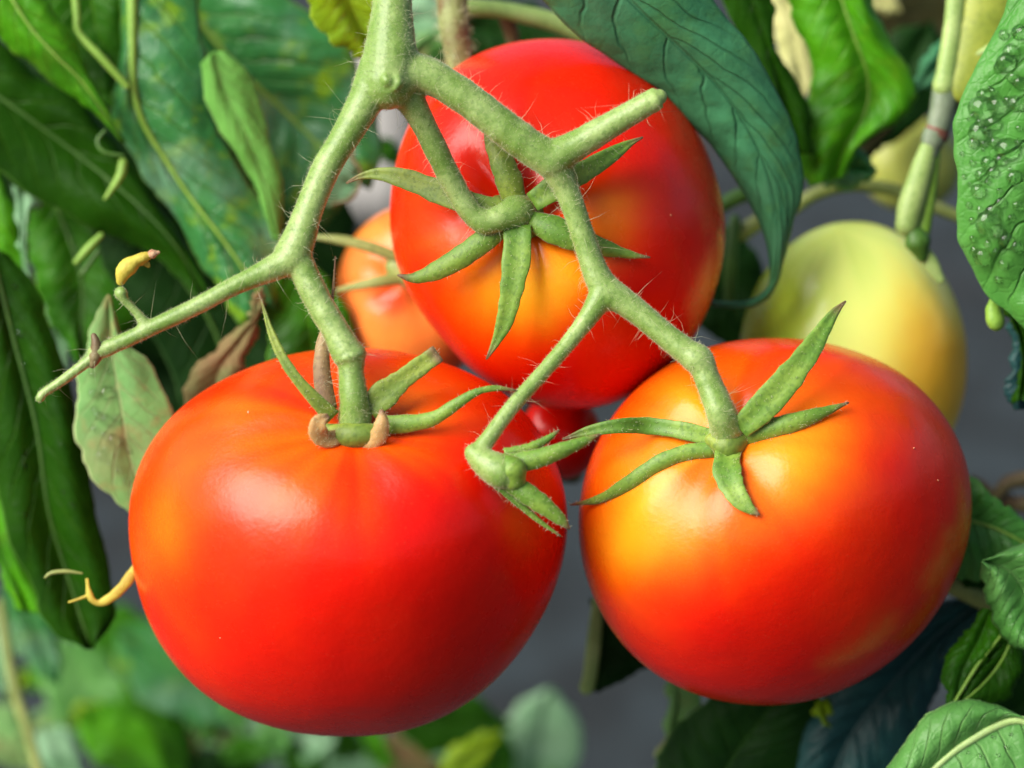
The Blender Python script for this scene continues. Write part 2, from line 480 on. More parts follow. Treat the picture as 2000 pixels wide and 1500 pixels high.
# ------------------------------------------------------------------ tomatoes
def tomato_shape(center, sil, rz, axis_at, dep=0.12, sig=0.33, lob=0.02, nl=5, ph=0.0, bulge=0.03, rows=110, cols=144):
    cx, cy, cz = center
    s = np.array(sil, float)
    an = np.arctan2(-(s[:, 1] - cy), s[:, 0] - cx)
    ra = np.hypot(s[:, 0] - cx, s[:, 1] - cy)
    o = np.argsort(an)
    an, ra = an[o], ra[o]
    tt = np.linspace(-math.pi, math.pi, 720, endpoint=False)
    r = np.interp(tt, np.r_[an - 2 * math.pi, an, an + 2 * math.pi], np.r_[ra, ra, ra])
    k = np.exp(-0.5 * (np.arange(-40, 41) / 13.0) ** 2)
    k /= k.sum()
    r = np.convolve(np.r_[r[-40:], r, r[:40]], k, 'valid')
    def R(phi):
        return np.interp(phi, np.r_[tt, math.pi], np.r_[r, r[0]])
    phi_a = math.atan2(-(axis_at[1] - cy), axis_at[0] - cx)
    l = math.hypot(axis_at[0] - cx, axis_at[1] - cy) / float(R(phi_a))
    l = min(0.97, l / (1 - dep * 0.9)) if l < 0.9 else l
    a = np.array([l * math.cos(phi_a), l * math.sin(phi_a), math.sqrt(1 - l * l)])   # right, up, to camera
    e1 = np.cross(a, [0.1, 1, 0.2]); e1 /= np.linalg.norm(e1)
    e2 = np.cross(a, e1)
    th = np.linspace(0.0, math.pi, rows) ** 1.12
    th *= math.pi / th[-1]
    V, N = [], []
    for t in th:
        ps = np.linspace(0, 2 * math.pi, cols, endpoint=False)
        d = math.cos(t) * a + math.sin(t) * (np.cos(ps)[:, None] * e1 + np.sin(ps)[:, None] * e2)
        g = 1 - dep * math.exp(-(t / sig) ** 2) * (1 + 0.0 * ps)
        g = g + bulge * math.exp(-((t - 0.75) / 0.4) ** 2)
        g = g + lob * (np.cos(nl * ps + ph) + 0.45 * np.cos((nl + 2) * ps + 1.7 * ph + .6)) * math.exp(-((t - 0.42) / 0.42) ** 2) * min(1, t / 0.25)
        ww = np.array([noise.noise(Vector(v * 1.6) + Vector((cx * .01, 0, 0))) for v in d])
        g = g + 0.012 * ww
        # keep the outline itself true
        lat = np.hypot(d[:, 0], d[:, 1])
        edge = np.clip((lat - 0.86) / 0.14, 0, 1) ** 2
        g = g * (1 - edge) + edge * 1.0
        rr = R(np.arctan2(d[:, 1], d[:, 0]))
        V.append(np.stack([cx + rr * d[:, 0] * g, cy - rr * d[:, 1] * g, cz - rz * d[:, 2] * g], 1))
    V = np.vstack(V)
    F = []
    for i in range(rows - 1):
        for j in range(cols):
            k2 = (j + 1) % cols
            F.append((i * cols + j, (i + 1) * cols + j, (i + 1) * cols + k2, i * cols + k2))
    return V, F

def ripeness(V, cz, base, blobs, seed, rows, cols):
    f = np.full(len(V), base)
    th = np.repeat(np.linspace(0, math.pi, rows), cols)
    ps = np.tile(np.linspace(0, 2 * math.pi, cols, endpoint=False), rows)
    st = np.array([noise.noise(Vector((math.cos(p) * 2.6, math.sin(p) * 2.6, t * .35 + seed))) + .5 * noise.noise(Vector((math.cos(p) * 7, math.sin(p) * 7, t * .6 + seed))) for t, p in zip(th, ps)])
    f += 0.11 * st * np.exp(-((th - .55) / .6) ** 2)
    front = V[:, 2] < cz + 120
    for x, y, r, d in blobs:
        f += d * np.exp(-(((V[:, 0] - x) ** 2 + (V[:, 1] - y) ** 2) / r ** 2)) * front
    f += np.array([0.07 * noise.noise(Vector(v) / 130.0 + Vector((seed, 0, 0))) for v in V])
    return np.clip(f, 0, 1)

class Fruit:
    pass

def tomato(name, label, cat, center, sil, rz, axis_at, mat, base, blobs, group=None, seed=0, **kw):
    f = Fruit()
    V, F = tomato_shape(center, sil, rz, axis_at, **kw)
    f.V, f.F, f.c = V, F, center
    f.bvh = BVHTree.FromPolygons([Vector(v) for v in V], F)
    ymax = V[V[:, 1].argmax()]
    f.root = thing(name, label, cat, P((center[0], ymax[1], center[2])), group)
    part("fruit", P(V), F, mat, f.root, attr={"ripeness": ripeness(V, center[2], base, blobs, seed, kw.get('rows', 110), kw.get('cols', 144))})
    return f

def on(f, x, y, lift=0):
    h = f.bvh.ray_cast(Vector((x, y, -3000)), Vector((0, 0, 1)))
    z = h[0].z if h[0] is not None else f.c[2]
    return (x, y, z - lift)

GRP = "ripe red tomatoes on the truss"
SIL_L = [(250, 1000), (262, 1110), (290, 1215), (350, 1310), (430, 1378), (520, 1415), (680, 1436), (800, 1425), (880, 1393), (960, 1335), (1040, 1235), (1090, 1130), (1110, 1030), (1100, 940), (1060, 850), (990, 770), (880, 715), (760, 685), (660, 682), (560, 695), (470, 727), (380, 775), (310, 840), (268, 915)]
TL = tomato("tomato", "largest red tomato, low at the left, with tan curled sepals round its stem", "tomato", (680, 1060, 250), SIL_L, 415, (690, 838), M['skin'], 0.78,
            [(600, 780, 170, -.14), (330, 960, 120, -.16), (560, 930, 150, -.12), (300, 1080, 90, -.14), (800, 790, 110, -.26), (430, 800, 110, -.06), (690, 1310, 300, .2), (1000, 1050, 180, .2)], GRP, 1,
            dep=0.10, sig=0.36, lob=0.012, nl=5, ph=0.6)
SIL_T = [(762, 430), (772, 330), (800, 240), (850, 165), (930, 105), (1020, 80), (1110, 76), (1190, 95), (1270, 145), (1340, 220), (1385, 310), (1412, 400), (1416, 480), (1395, 570), (1350, 665), (1290, 740), (1210, 785), (1120, 802), (1030, 790), (950, 745), (870, 665), (810, 590), (775, 515)]
TT = tomato("tomato", "uppermost red tomato facing out under the overhanging blue-green leaf", "tomato", (1090, 440, 400), SIL_T, 325, (1008, 415), M['skin'], 0.84,
            [(940, 570, 100, -.50), (1090, 550, 95, -.62), (1190, 420, 90, -.42), (860, 450, 70, -.22), (1050, 640, 80, -.15), (1130, 130, 150, .05), (1200, 690, 200, .2), (1350, 420, 90, .1), (1400, 560, 45, -.5)], GRP, 2,
            dep=0.12, sig=0.30, lob=0.022, nl=5, ph=1.1)
SIL_R = [(1130, 1010), (1140, 1110), (1175, 1200), (1240, 1285), (1330, 1345), (1430, 1372), (1520, 1377), (1610, 1360), (1700, 1318), (1790, 1245), (1850, 1160), (1888, 1070), (1899, 980), (1885, 890), (1840, 805), (1770, 735), (1680, 690), (1600, 668), (1510, 662), (1420, 668), (1330, 700), (1240, 760), (1180, 840), (1145, 920)]
TR = tomato("tomato", "red tomato at lower right with golden shoulders and a five-armed green calyx", "tomato", (1515, 1015, 285), SIL_R, 370, (1418, 862), M['skin'], 0.76,
            [(1245, 1045, 105, -.60), (1350, 790, 105, -.46), (1530, 930, 105, -.40), (1410, 1050, 110, -.22), (1600, 810, 100, -.26), (1220, 910, 70, -.22), (1320, 940, 90, -.18), (1500, 1330, 280, .2), (1800, 1000, 120, .12)], GRP, 3,
            dep=0.11, sig=0.30, lob=0.011, nl=5, ph=2.6)

def circ(cx, cy, rx, ry, n=18):
    return [(cx + rx * math.cos(a), cy + ry * math.sin(a)) for a in np.linspace(0, 2 * math.pi, n, endpoint=False)]

TG = tomato("tomato", "half-ripe lime and orange tomato behind the right red one", "tomato", (1666, 708, 760), circ(1666, 708, 222, 278), 225, (1640, 450), M['skin_turning'], 0.27,
            [(1870, 750, 150, .8), (1800, 600, 80, .25), (1520, 570, 110, -.26), (1500, 650, 90, -.2), (1700, 600, 150, .06)], None, 4, dep=0.0, sig=0.3, lob=0.0, bulge=0.0)
TB = tomato("tomato", "small blurred orange tomato tucked behind the two left red ones", "tomato", (806, 578, 850), circ(806, 578, 150, 180), 150, (800, 545), M["skin_orange"], 0.68,
            [(720, 460, 60, -.35), (760, 640, 90, -.3), (760, 590, 40, .5)], None, 5, dep=0.10, sig=0.4, lob=0.03)
TS = tomato("tomato", "shaded dark red tomato glimpsed in the gap between the three front ones", "tomato", (1095, 852, 640), circ(1095, 852, 80, 85), 80, (1095, 800), M['skin'], 1.0, [], None, 8, dep=0.05, lob=0.005, rows=50, cols=60)
TO = tomato("tomato", "out-of-focus olive tomato far behind the jointed stem", "tomato", (1778, 320, 1500), circ(1778, 320, 100, 95), 100, (1790, 250), M['skin_olive'], 0.4, [], None, 6, dep=0.06, rows=50, cols=60)

# ------------------------------------------------------------------ hairs
def hairs(verts, faces, count, lmin, lmax, wid, curl=0.35, droop=0.0, seed=1):
    """short tapered hairs standing on a mesh (world metres)"""
    r = np.random.default_rng(seed)
    tris = []
    for f in faces:
        for k in range(1, len(f) - 1):
            tris.append((f[0], f[k], f[k + 1]))
    tris = np.array(tris)
    A, B, C = verts[tris[:, 0]], verts[tris[:, 1]], verts[tris[:, 2]]
    nn = np.cross(B - A, C - A)
    ar = np.linalg.norm(nn, axis=1)
    nn /= ar[:, None] + 1e-15
    idx = r.choice(len(tris), count, p=ar / ar.sum())
    u, v = r.random(count), r.random(count)
    fl = u + v > 1
    u[fl], v[fl] = 1 - u[fl], 1 - v[fl]
    p = A[idx] + (B - A)[idx] * u[:, None] + (C - A)[idx] * v[:, None]
    n = nn[idx]
    V, F = [], []
    for i in range(count):
        L = lmin + (lmax - lmin) * r.random() ** 1.6
        d = n[i] + r.normal(0, 0.25, 3)
        d /= np.linalg.norm(d)
        side = np.cross(d, r.normal(0, 1, 3)); side /= np.linalg.norm(side)
        s2 = np.cross(d, side)
        bend = r.normal(0, curl, 3) + np.array([0, 0, -droop])
        p0 = p[i] - d * wid
        p1 = p[i] + d * L * 0.5 + bend * L * 0.14
        p2 = p[i] + d * L * 0.85 + bend * L * 0.55
        o = len(V)
        for q, ww in ((p0, wid), (p1, wid * 0.7)):
            for a in (0, 2.1, 4.2):
                V.append(q + ww * (math.cos(a) * side + math.sin(a) * s2))
        V.append(p2)
        for a in range(3):
            b = (a + 1) % 3
            F.append((o + a, o + b, o + 3 + b, o + 3 + a))
            F.append((o + 3 + a, o + 3 + b, o + 6))
    return np.array(V), F

# ------------------------------------------------------------------ truss
def remeshed(V, F, voxel, smooth):
    me = bpy.data.meshes.new("stem_source")
    me.from_pydata(V.tolist(), [], F)
    ob = bpy.data.objects.new("stem_source", me)
    COL.objects.link(ob)
    m = ob.modifiers.new("r", 'REMESH')
    m.mode = 'VOXEL'
    m.voxel_size = voxel
    s = ob.modifiers.new("s", 'SMOOTH')
    s.iterations = smooth
    s.factor = 0.5
    dg = bpy.context.evaluated_depsgraph_get()
    dg.update()
    ev = ob.evaluated_get(dg)
    em = ev.to_mesh()
    v = np.array([x.co[:] for x in em.vertices])
    f = [tuple(p.vertices) for p in em.polygons]
    ev.to_mesh_clear()
    bpy.data.objects.remove(ob)
    bpy.data.meshes.remove(me)
    return v, f

A2 = [(575, 490, -40, 30), (600, 545, -45, 30), (628, 600, -50, 30), (655, 645, -55, 30), (676, 685, -58, 34)]
stem_paths = [
    [(768, -120, -30, 42), (766, 0, -35, 42), (764, 60, -38, 50), (762, 110, -40, 58), (757, 160, -42, 60)],
    [(745, 130, -40, 48), (712, 200, -42, 38), (672, 270, -45, 32), (636, 330, -45, 31), (603, 410, -45, 31), (588, 455, -43, 35), (570, 500, -40, 41)],
    [(572, 505, -42, 36), (520, 530, -50, 26), (455, 560, -58, 20), (380, 600, -62, 19), (300, 638, -62, 18), (255, 660, -60, 17), (205, 682, -58, 18)],
    A2,
    [(676, 685, -58, 33), (683, 697, -58, 37), (686, 708, -58, 30)],
    [(684, 700, -58, 27), (688, 750, -58, 29), (692, 785, -58, 32), (694, 816, -44, 38)],
    [(765, 165, -30, 42), (800, 195, -20, 32), (826, 240, 0, 27), (853, 295, 20, 26), (888, 365, 45, 25), (920, 415, 55, 25), (948, 436, 58, 27)],
    [(948, 436, 58, 27), (980, 425, 62, 30), (1010, 412, 80, 37), (1020, 412, 110, 34)],
    [(780, 140, -40, 46), (830, 145, -40, 40), (905, 188, -38, 37), (985, 250, -32, 38), (1040, 290, -25, 38), (1078, 312, -20, 41)],
    [(1076, 312, -20, 41), (1125, 284, -25, 33), (1200, 240, -40, 28), (1272, 198, -55, 25)],
    [(1082, 318, -15, 38), (1102, 360, -5, 29), (1120, 405, 0, 26), (1145, 480, 5, 26), (1165, 535, 5, 29), (1188, 575, 5, 36)],
    [(1180, 570, 3, 31), (1150, 618, -10, 22), (1110, 670, -25, 18), (1060, 728, -45, 17), (1000, 795, -70, 17), (955, 855, -88, 18), (928, 890, -95, 21)],
    [(1192, 572, 3, 33), (1240, 605, 0, 28), (1300, 655, -8, 27), (1345, 690, -15, 29)],
    [(1345, 690, -15, 29), (1364, 703, -18, 33), (1376, 720, -20, 28)],
    [(1368, 708, -18, 27), (1390, 760, -25, 29), (1408, 805, -34, 33), (1420, 836, -14, 38)],
    [(288, 640, -62, 15), (268, 612, -66, 10), (245, 588, -70, 10), (236, 572, -72, 15)],
    [(205, 682, -58, 17), (188, 688, -58, 19), (180, 698, -58, 13)],
    [(182, 698, -58, 13), (150, 722, -60, 12), (115, 748, -62, 11), (84, 768, -64, 10), (78, 778, -64, 11)],
    [(925, 885, -95, 21), (950, 905, -105, 32), (985, 925, -115, 37), (1000, 932, -118, 26)],
    # small bumps on the main fork
    [(752, 150, -95, 9), (756, 158, -97, 11)], [(776, 152, -92, 9), (779, 162, -94, 10)], [(768, 168, -92, 8), (772, 172, -94, 8)],
]
sv, sf = join(*[tube([(a, b_, c_, r_ * 0.92) for a, b_, c_, r_ in p], 18, wob=0.05, seed=i) for i, p in enumerate(stem_paths)])
sv, sf = remeshed(P(sv), sf, 0.00042, 7)
truss = thing("fruit_truss", "hairy green forked fruit stalk carrying the three red tomatoes", "stalk", P((766, -120, -30)))
part("stem", sv, sf, M['stem'], truss)
hv, hf = hairs(sv, sf, 26000, 0.00025, 0.0007, 0.000026, seed=3)
part("fuzz", hv, hf, M['hair'], truss, kind="stuff")
hv, hf = hairs(sv, sf, 800, 0.0014, 0.0046, 0.000034, curl=1.3, droop=0.25, seed=4)
part("hair", hv, hf, M['hair'], truss, kind="stuff")

# scorched joint and withered flower on the left arm
V, F = tube([(183, 655, -66, 5), (187, 668, -68, 9), (188, 686, -62, 16), (184, 702, -62, 13), (180, 714, -62, 6)], 12, wob=0.5, seed=5)
part("scar", P(V), F, M['brownstem'], truss)
V, F = tube([(236, 548, -74, 10), (242, 530, -78, 17), (258, 515, -80, 15), (275, 505, -80, 12), (288, 500, -80, 10)], 14, wob=0.35, seed=9)
V2, F2 = tube([(268, 512, -70, 6), (284, 514, -68, 7), (290, 520, -68, 3)], 8, wob=0.5, seed=2)
wf = part("withered_flower", P(join((V, F), (V2, F2))[0]), join((V, F), (V2, F2))[1], M['flower'], truss)
V, F = tube([(286, 500, -80, 7), (298, 496, -82, 7), (309, 493, -82, 4)], 10, wob=0.6, seed=4)
part("flower_tip", P(V), F, M['fleck'], wf)
V, F = tube([(1270, 200, -54, 24), (1284, 191, -57, 21), (1288, 189, -57, 15)], 14, wob=0.2, seed=6)
part("cut_end", P(V), F, M['cane'], truss)

# ------------------------------------------------------------------ sepals
def sepal(path, widths, thick=3.2, cup=0.0, vee=0.30, n=16, seg=26, seed=0, grooved=True):
    """solid pointed blade: rows (x,y,z), widths across at the same rows"""
    d = np.c_[np.asarray(path, float), np.asarray(widths, float)]
    c = spline(d, seg)
    p, w = c[:, :3], np.maximum(c[:, 3] * 0.9, 1.2) * 0.5
    T = np.gradient(p, axis=0)
    T2 = T.copy(); T2[:, 2] *= 0.5
    V, F = [], []
    ang = np.linspace(0, 2 * math.pi, n, endpoint=False)
    for i in range(seg):
        t = T2[i] / (np.linalg.norm(T2[i]) + 1e-9)
        a = np.cross(t, [0, 0, 1.0]); a /= np.linalg.norm(a) + 1e-9
        b = np.cross(t, a)
        if b[2] > 0:
            b = -b
        wi = w[i] * (1 + 0.13 * noise.noise(Vector((i * .5, seed, 1))))
        th = min(thick, wi * 0.7 + 1)
        x = np.cos(ang)
        y = np.sin(ang)
        gro = (1 - 0.55 * np.exp(-(x / 0.22) ** 2)) if grooved else 1.0
        V.append(p[i] + wi * x[:, None] * a + (th * y * np.where(y > 0, gro, 1.0) - (cup * (x ** 2 - .5) + vee * np.abs(x)) * wi)[:, None] * b * 1.0)
    V = np.vstack(V)
    for i in range(seg - 1):
        for j in range(n):
            k = (j + 1) % n
            F.append((i * n + j, i * n + k, (i + 1) * n + k, (i + 1) * n + j))
    F.append(tuple(reversed(range(n))))
    F.append(tuple((seg - 1) * n + j for j in range(n)))
    return V, F

def tipa(me, nv, nh, n=16):
    u = np.linspace(0, 1, nv // n)
    t = np.clip((u - 0.86) / 0.10, 0, 1)
    a = me.attributes.new("tip", 'FLOAT', 'POINT')
    a.data.foreach_set("value", np.r_[np.repeat(t, n), np.zeros(nh)].astype(np.float32))

def calyx(fruit_root, disc, blades, label=None):
    """disc: tube rows; blades: (path, widths, mat)"""
    V, F = tube(disc, 16, wob=0.1, seed=3)
    c = part("calyx", P(V), F, M['sepal_yellow'], fruit_root)
    for i, (path, wd, mat) in enumerate(blades):
        v, f = sepal(path, wd, seed=i * 3.3, cup=0.1, vee=(0.32 if i % 2 else -0.22))
        v = P(v)
        s = part("sepal", v, f, M[mat], c)
        hv, hf = hairs(v, f, 170, 0.0004, 0.0011, 0.00004, seed=20 + i)
        # the down on a blade belongs to the blade's own mesh
        me = s.data
        n0 = len(me.vertices)
        me.materials.append(M['hair'])
        base = WLOC[s]
        allv = np.vstack([v, hv]) - base
        allf = list(f) + [tuple(k + n0 for k in q) for q in hf]
        nm = bpy.data.meshes.new("sepal")
        nm.from_pydata(allv.tolist(), [], [tuple(int(x) for x in q) for q in allf])
        nm.materials.append(M[mat]); nm.materials.append(M['hair'])
        nm.polygons.foreach_set("use_smooth", [True] * len(nm.polygons))
        nm.polygons.foreach_set("material_index", [0] * len(f) + [1] * len(hf))
        tipa(nm, len(v), len(hv))
        nm.update()
        s.data = nm
    return c

# left tomato
cl = calyx(TL.root, [(640, 838, -48, 12), (668, 848, -60, 22), (695, 850, -64, 26), (722, 848, -60, 22), (748, 836, -50, 12)], [
    ([(650, 815, -60), (618, 783, -75), (580, 740, -85), (550, 695, -85), (528, 645, -80), (516, 605, -75), (505, 572, -72)], [38, 32, 24, 22, 15, 7, 3], 'sepal_yellow'),
    ([(642, 800, -40), (632, 755, -35), (628, 710, -30), (632, 665, -25), (642, 620, -22), (650, 575, -20), (655, 500, -20)], [40, 40, 36, 28, 14, 7, 3], 'sepal_dry'),
    ([(718, 800, -50), (745, 775, -55), (785, 742, -50), (825, 712, -42), (856, 690, -38)], [48, 62, 46, 42, 40], 'sepal_yellow'),
    ([(735, 830, -60), (790, 828, -70), (845, 818, -75), (890, 790, -80), (930, 766, -82), (970, 758, -78), (1010, 763, -70)], [42, 40, 32, 26, 17, 12, 3], 'sepal'),
    ([(668, 850, -66), (640, 858, -84), (622, 846, -98), (624, 824, -108), (642, 812, -104)], [30, 40, 42, 34, 12], 'sepal_tan'),
    ([(700, 852, -66), (722, 864, -80), (740, 850, -92), (746, 825, -98), (745, 800, -92)], [30, 38, 38, 30, 10], 'sepal_tan'),
])
# top tomato
calyx(TT.root, [(975, 400, 118, 20), (995, 425, 112, 40), (1030, 430, 112, 40), (1050, 405, 118, 22)], [
    ([(985, 408, 71), (930, 400, 68), (870, 380, 76), (800, 352, 96), (745, 340, 111), (706, 344, 116), (676, 358, 116)], [40, 50, 52, 46, 30, 14, 4], 'sepal_yellow'),
    ([(985, 440, 68), (945, 470, 62), (900, 502, 68), (850, 530, 86), (808, 543, 101), (776, 537, 106)], [42, 50, 48, 40, 24, 4], 'sepal'),
    ([(1010, 440, 66), (1010, 490, 50), (1002, 550, 44), (988, 620, 54), (970, 665, 68), (950, 702, 76)], [56, 62, 54, 40, 22, 4], 'sepal'),
    ([(1035, 430, 68), (1080, 448, 56), (1130, 468, 58), (1190, 487, 71), (1235, 498, 84), (1270, 503, 88)], [44, 62, 54, 34, 16, 4], 'sepal'),
    ([(1040, 395, 71), (1085, 365, 54), (1135, 338, 48), (1190, 305, 56), (1230, 280, 66), (1256, 268, 68)], [44, 56, 48, 36, 16, 4], 'sepal'),
    ([(1005, 395, 76), (995, 355, 64), (978, 310, 61), (962, 270, 71), (955, 235, 81)], [52, 62, 50, 36, 10], 'sepal_yellow'),
])
# right tomato
calyx(TR.root, [(1392, 860, -8, 16), (1410, 868, -14, 25), (1428, 870, -16, 26), (1450, 856, -10, 17)], [
    ([(1445, 838, -35), (1490, 795, -50), (1535, 745, -52), (1578, 690, -40), (1610, 640, -22), (1632, 608, -8), (1652, 588, 0)], [48, 66, 62, 50, 34, 18, 4], 'sepal'),
    ([on(TR, 1450, 855, 18), on(TR, 1500, 838, 22), on(TR, 1550, 825, 22), on(TR, 1600, 808, 22), on(TR, 1658, 786, 26)], [38, 42, 40, 28, 4], 'sepal'),
    ([on(TR, 1422, 878, 18), on(TR, 1420, 920, 16), on(TR, 1436, 962, 14), on(TR, 1460, 990, 12), on(TR, 1484, 1006, 12)], [52, 62, 50, 30, 4], 'sepal'),
    ([on(TR, 1398, 878, 16), on(TR, 1340, 884, 18), on(TR, 1285, 905, 18), on(TR, 1225, 945, 18), on(TR, 1170, 975, 20), (1114, 986, 190)], [36, 36, 36, 32, 20, 4], 'sepal'),
    ([on(TR, 1398, 858, 18), on(TR, 1340, 842, 26), on(TR, 1270, 832, 34), (1210, 832, 10), (1150, 842, 15), (1098, 858, 20)], [38, 40, 38, 32, 22, 4], 'sepal'),
])
# spent calyx at the end of the short arm
V, F = tube([(985, 905, -112, 20), (1000, 918, -120, 30), (1004, 935, -118, 24)], 14, wob=0.15, seed=8)
sc = part("spent_calyx", P(V), F, M['sepal'], truss)
for i, (path, wd) in enumerate([
    ([(985, 905, -115), (1040, 898, -122), (1090, 882, -120), (1130, 866, -112), (1172, 848, -100)], [40, 44, 36, 26, 4]),
    ([(985, 885, -95), (1030, 876, -92), (1065, 860, -86), (1092, 840, -80)], [22, 22, 18, 4]),
    ([(985, 935, -118), (1030, 965, -126), (1065, 990, -124), (1095, 1015, -116), (1112, 1034, -108)], [40, 46, 40, 26, 5]),
    ([(970, 945, -105), (1010, 980, -100), (1050, 1015, -92), (1096, 1048, -84)], [22, 18, 12, 4]),
]):
    v, f = sepal(path, wd, seed=50 + i, cup=0.25)
    v = P(v)
    hv, hf = hairs(v, f, 150, 0.0004, 0.0012, 0.00004, seed=60 + i)
    s = part("sepal", v, f, M['sepal'], sc)
    nm = bpy.data.meshes.new("sepal")
    nm.from_pydata((np.vstack([v, hv]) - WLOC[s]).tolist(), [], [tuple(int(x) for x in q) for q in list(f) + [tuple(k + len(v) for k in q) for q in hf]])
    nm.materials.append(M['sepal']); nm.materials.append(M['hair'])
    nm.polygons.foreach_set("use_smooth", [True] * len(nm.polygons))
    nm.polygons.foreach_set("material_index", [0] * len(f) + [1] * len(hf))
    tipa(nm, len(v), len(hv))
    nm.update()
    s.data = nm

# calyx blades of the blurred orange tomato
V, F = sepal([(775, 502, 650), (720, 482, 640), (660, 468, 640), (605, 462, 650)], [26, 26, 20, 8], thick=8)
cb = part("calyx", P(tube([(775, 520, 668, 24), (800, 535, 668, 30)], 12)[0]), tube([(775, 520, 668, 24), (800, 535, 668, 30)], 12)[1], M['olive'], TB.root)
part("sepal", P(V), F, M['olive'], cb)
V, F = sepal([(790, 543, 655), (740, 550, 640), (690, 560, 645), (655, 568, 650)], [26, 26, 18, 6], thick=8)
part("sepal", P(V), F, M['olive'], cb)

# ------------------------------------------------------------------ leaves
def leaf(parent, mat, L, C, R, z=0, z1=None, fold=0.0, bulge=12.0, quilt=7.0, wave=16.0, edge=8.0, nu=56, nv=26, rib=None, ribr=(7, 2), seed=0, label=None, name="leaf", solid=0.00028):
    """blade between a left edge, a midrib line and a right edge, all in plan units"""
    z1 = z if z1 is None else z1
    def cur(a):
        a = np.asarray(a, float)
        return spline(a, nu)
    l, c, r = cur(L), cur(C), cur(R)
    us = np.linspace(0, 1, nu)
    vs = np.linspace(-1, 1, nv)
    V, UV = [], []
    for i, u in enumerate(us):
        for v in vs:
            e = l[i] if v < 0 else r[i]
            a = abs(v)
            p = c[i, :2] * (1 - a) + e[:2] * a
            lz = (e[2] * a if len(e) > 2 else 0) + (c[i, 2] * (1 - a) if c.shape[1] > 2 else 0)
            out = (e[:2] - c[i, :2])
            ln = np.linalg.norm(out) + 1e-6
            nse = noise.noise(Vector((u * 9 + seed, v * .5 + seed * 2, seed)))
            nse2 = noise.noise(Vector((u * 26 + seed, np.sign(v) * 3 + seed, 4)))
            p = p + out / ln * (nse * edge * 1.5 + nse2 * edge * .7) * a ** 3
            lat = u * NLAT - a * KLAT + 0.9 * noise.noise(Vector((u * 4, v * 2.5, seed + 5)))
            q = abs(math.sin(math.pi * lat))
            zz = z + (z1 - z) * u + lz + fold * a - bulge * math.sin(math.pi * a) - 0.55 * quilt * (0.6 + noise.noise(Vector((u * 6, v * 2, seed)))) * q * math.sin(math.pi * min(1, a * 1.05)) ** 0.7
            zz += wave * noise.noise(Vector((u * 3.2 + seed, v * 1.4, seed * 1.7))) + wave * 0.6 * a * a * noise.noise(Vector((u * 8 + seed, np.sign(v) * 2, 9)))
            V.append((p[0], p[1], zz))
            UV.append((u, v * .5 + .5))
    V = np.array(V)
    F = [(i * nv + j, (i + 1) * nv + j, (i + 1) * nv + j + 1, i * nv + j + 1) for i in range(nu - 1) for j in range(nv - 1)]
    o = part(name, P(V), F, M[mat], parent, uv=UV, solid=solid, label=label)
    if rib:
        m = V.reshape(nu, nv, 3)[:, nv // 2 - 1:nv // 2 + 1].mean(1)
        rr = ribr[1] + (ribr[0] - ribr[1]) * (1 - np.linspace(0, 1, nu)) ** 1.8
        rows = np.c_[m, rr]
        rows[:, 2] -= 2
        v2, f2 = tube(rows[::3], 8)
        part("midrib", P(v2), f2, M[rib], o)
    o_b = BVHTree.FromPolygons([Vector(v) for v in V], F)
    return o, o_b

def simple(parent, mat, a, b, wd, z, z1=None, bend=0.0, peak=0.42, **kw):
    """lanceolate blade from base a to tip b"""
    a, b = np.array(a, float), np.array(b, float)
    d = b - a
    nrm = np.array([-d[1], d[0]]) / np.linalg.norm(d)
    L, C, R = [], [], []
    for u in np.linspace(0, 1, 9):
        w_ = wd * .5 * (math.sin(math.pi * u ** (math.log(.5) / math.log(peak))) ** 0.8 if 0 < u < 1 else 0.03)
        c = a + d * u + nrm * bend * math.sin(math.pi * u)
        C.append(tuple(c)); L.append(tuple(c + nrm * w_)); R.append(tuple(c - nrm * w_))
    return leaf(parent, mat, L, C, R, z, z1, **kw)

# one water bead mesh, shared
def bead_mesh():
    n, m = 16, 10
    V, F = [], []
    for i in range(m + 1):
        t = math.pi * i / m
        for j in range(n):
            p = 2 * math.pi * j / n
            V.append((math.sin(t) * math.cos(p), math.sin(t) * math.sin(p), 0.72 * math.cos(t)))
    for i in range(m):
        for j in range(n):
            k = (j + 1) % n
            F.append((i * n + j, (i + 1) * n + j, (i + 1) * n + k, i * n + k))
    me = bpy.data.meshes.new("dewdrop")
    me.from_pydata(V, [], F)
    me.polygons.foreach_set("use_smooth", [True] * len(me.polygons))
    me.materials.append(M['water'])
    me.update()
    return me
BEAD = bead_mesh()

def dew(lf, spots):
    o, bvh = lf
    for (x, y, r) in spots:
        h = bvh.ray_cast(Vector((x, y, -3000)), Vector((0, 0, 1)))
        if h[0] is None:
            continue
        p = np.array(h[0])
        n = np.array(h[1])
        if n[2] > 0:
            n = -n
        wn = P(p + n * 10) - P(p)
        d = link_mesh("dewdrop", BEAD, o, P(p + n * r * 0.3))
        d.rotation_mode = 'QUATERNION'
        d.rotation_quaternion = Vector(wn).to_track_quat('Z', 'Y')
        s = r * UNIT * (DU + p[2]) / DU
        d.scale = (s, s * random.uniform(.85, 1.1), s)

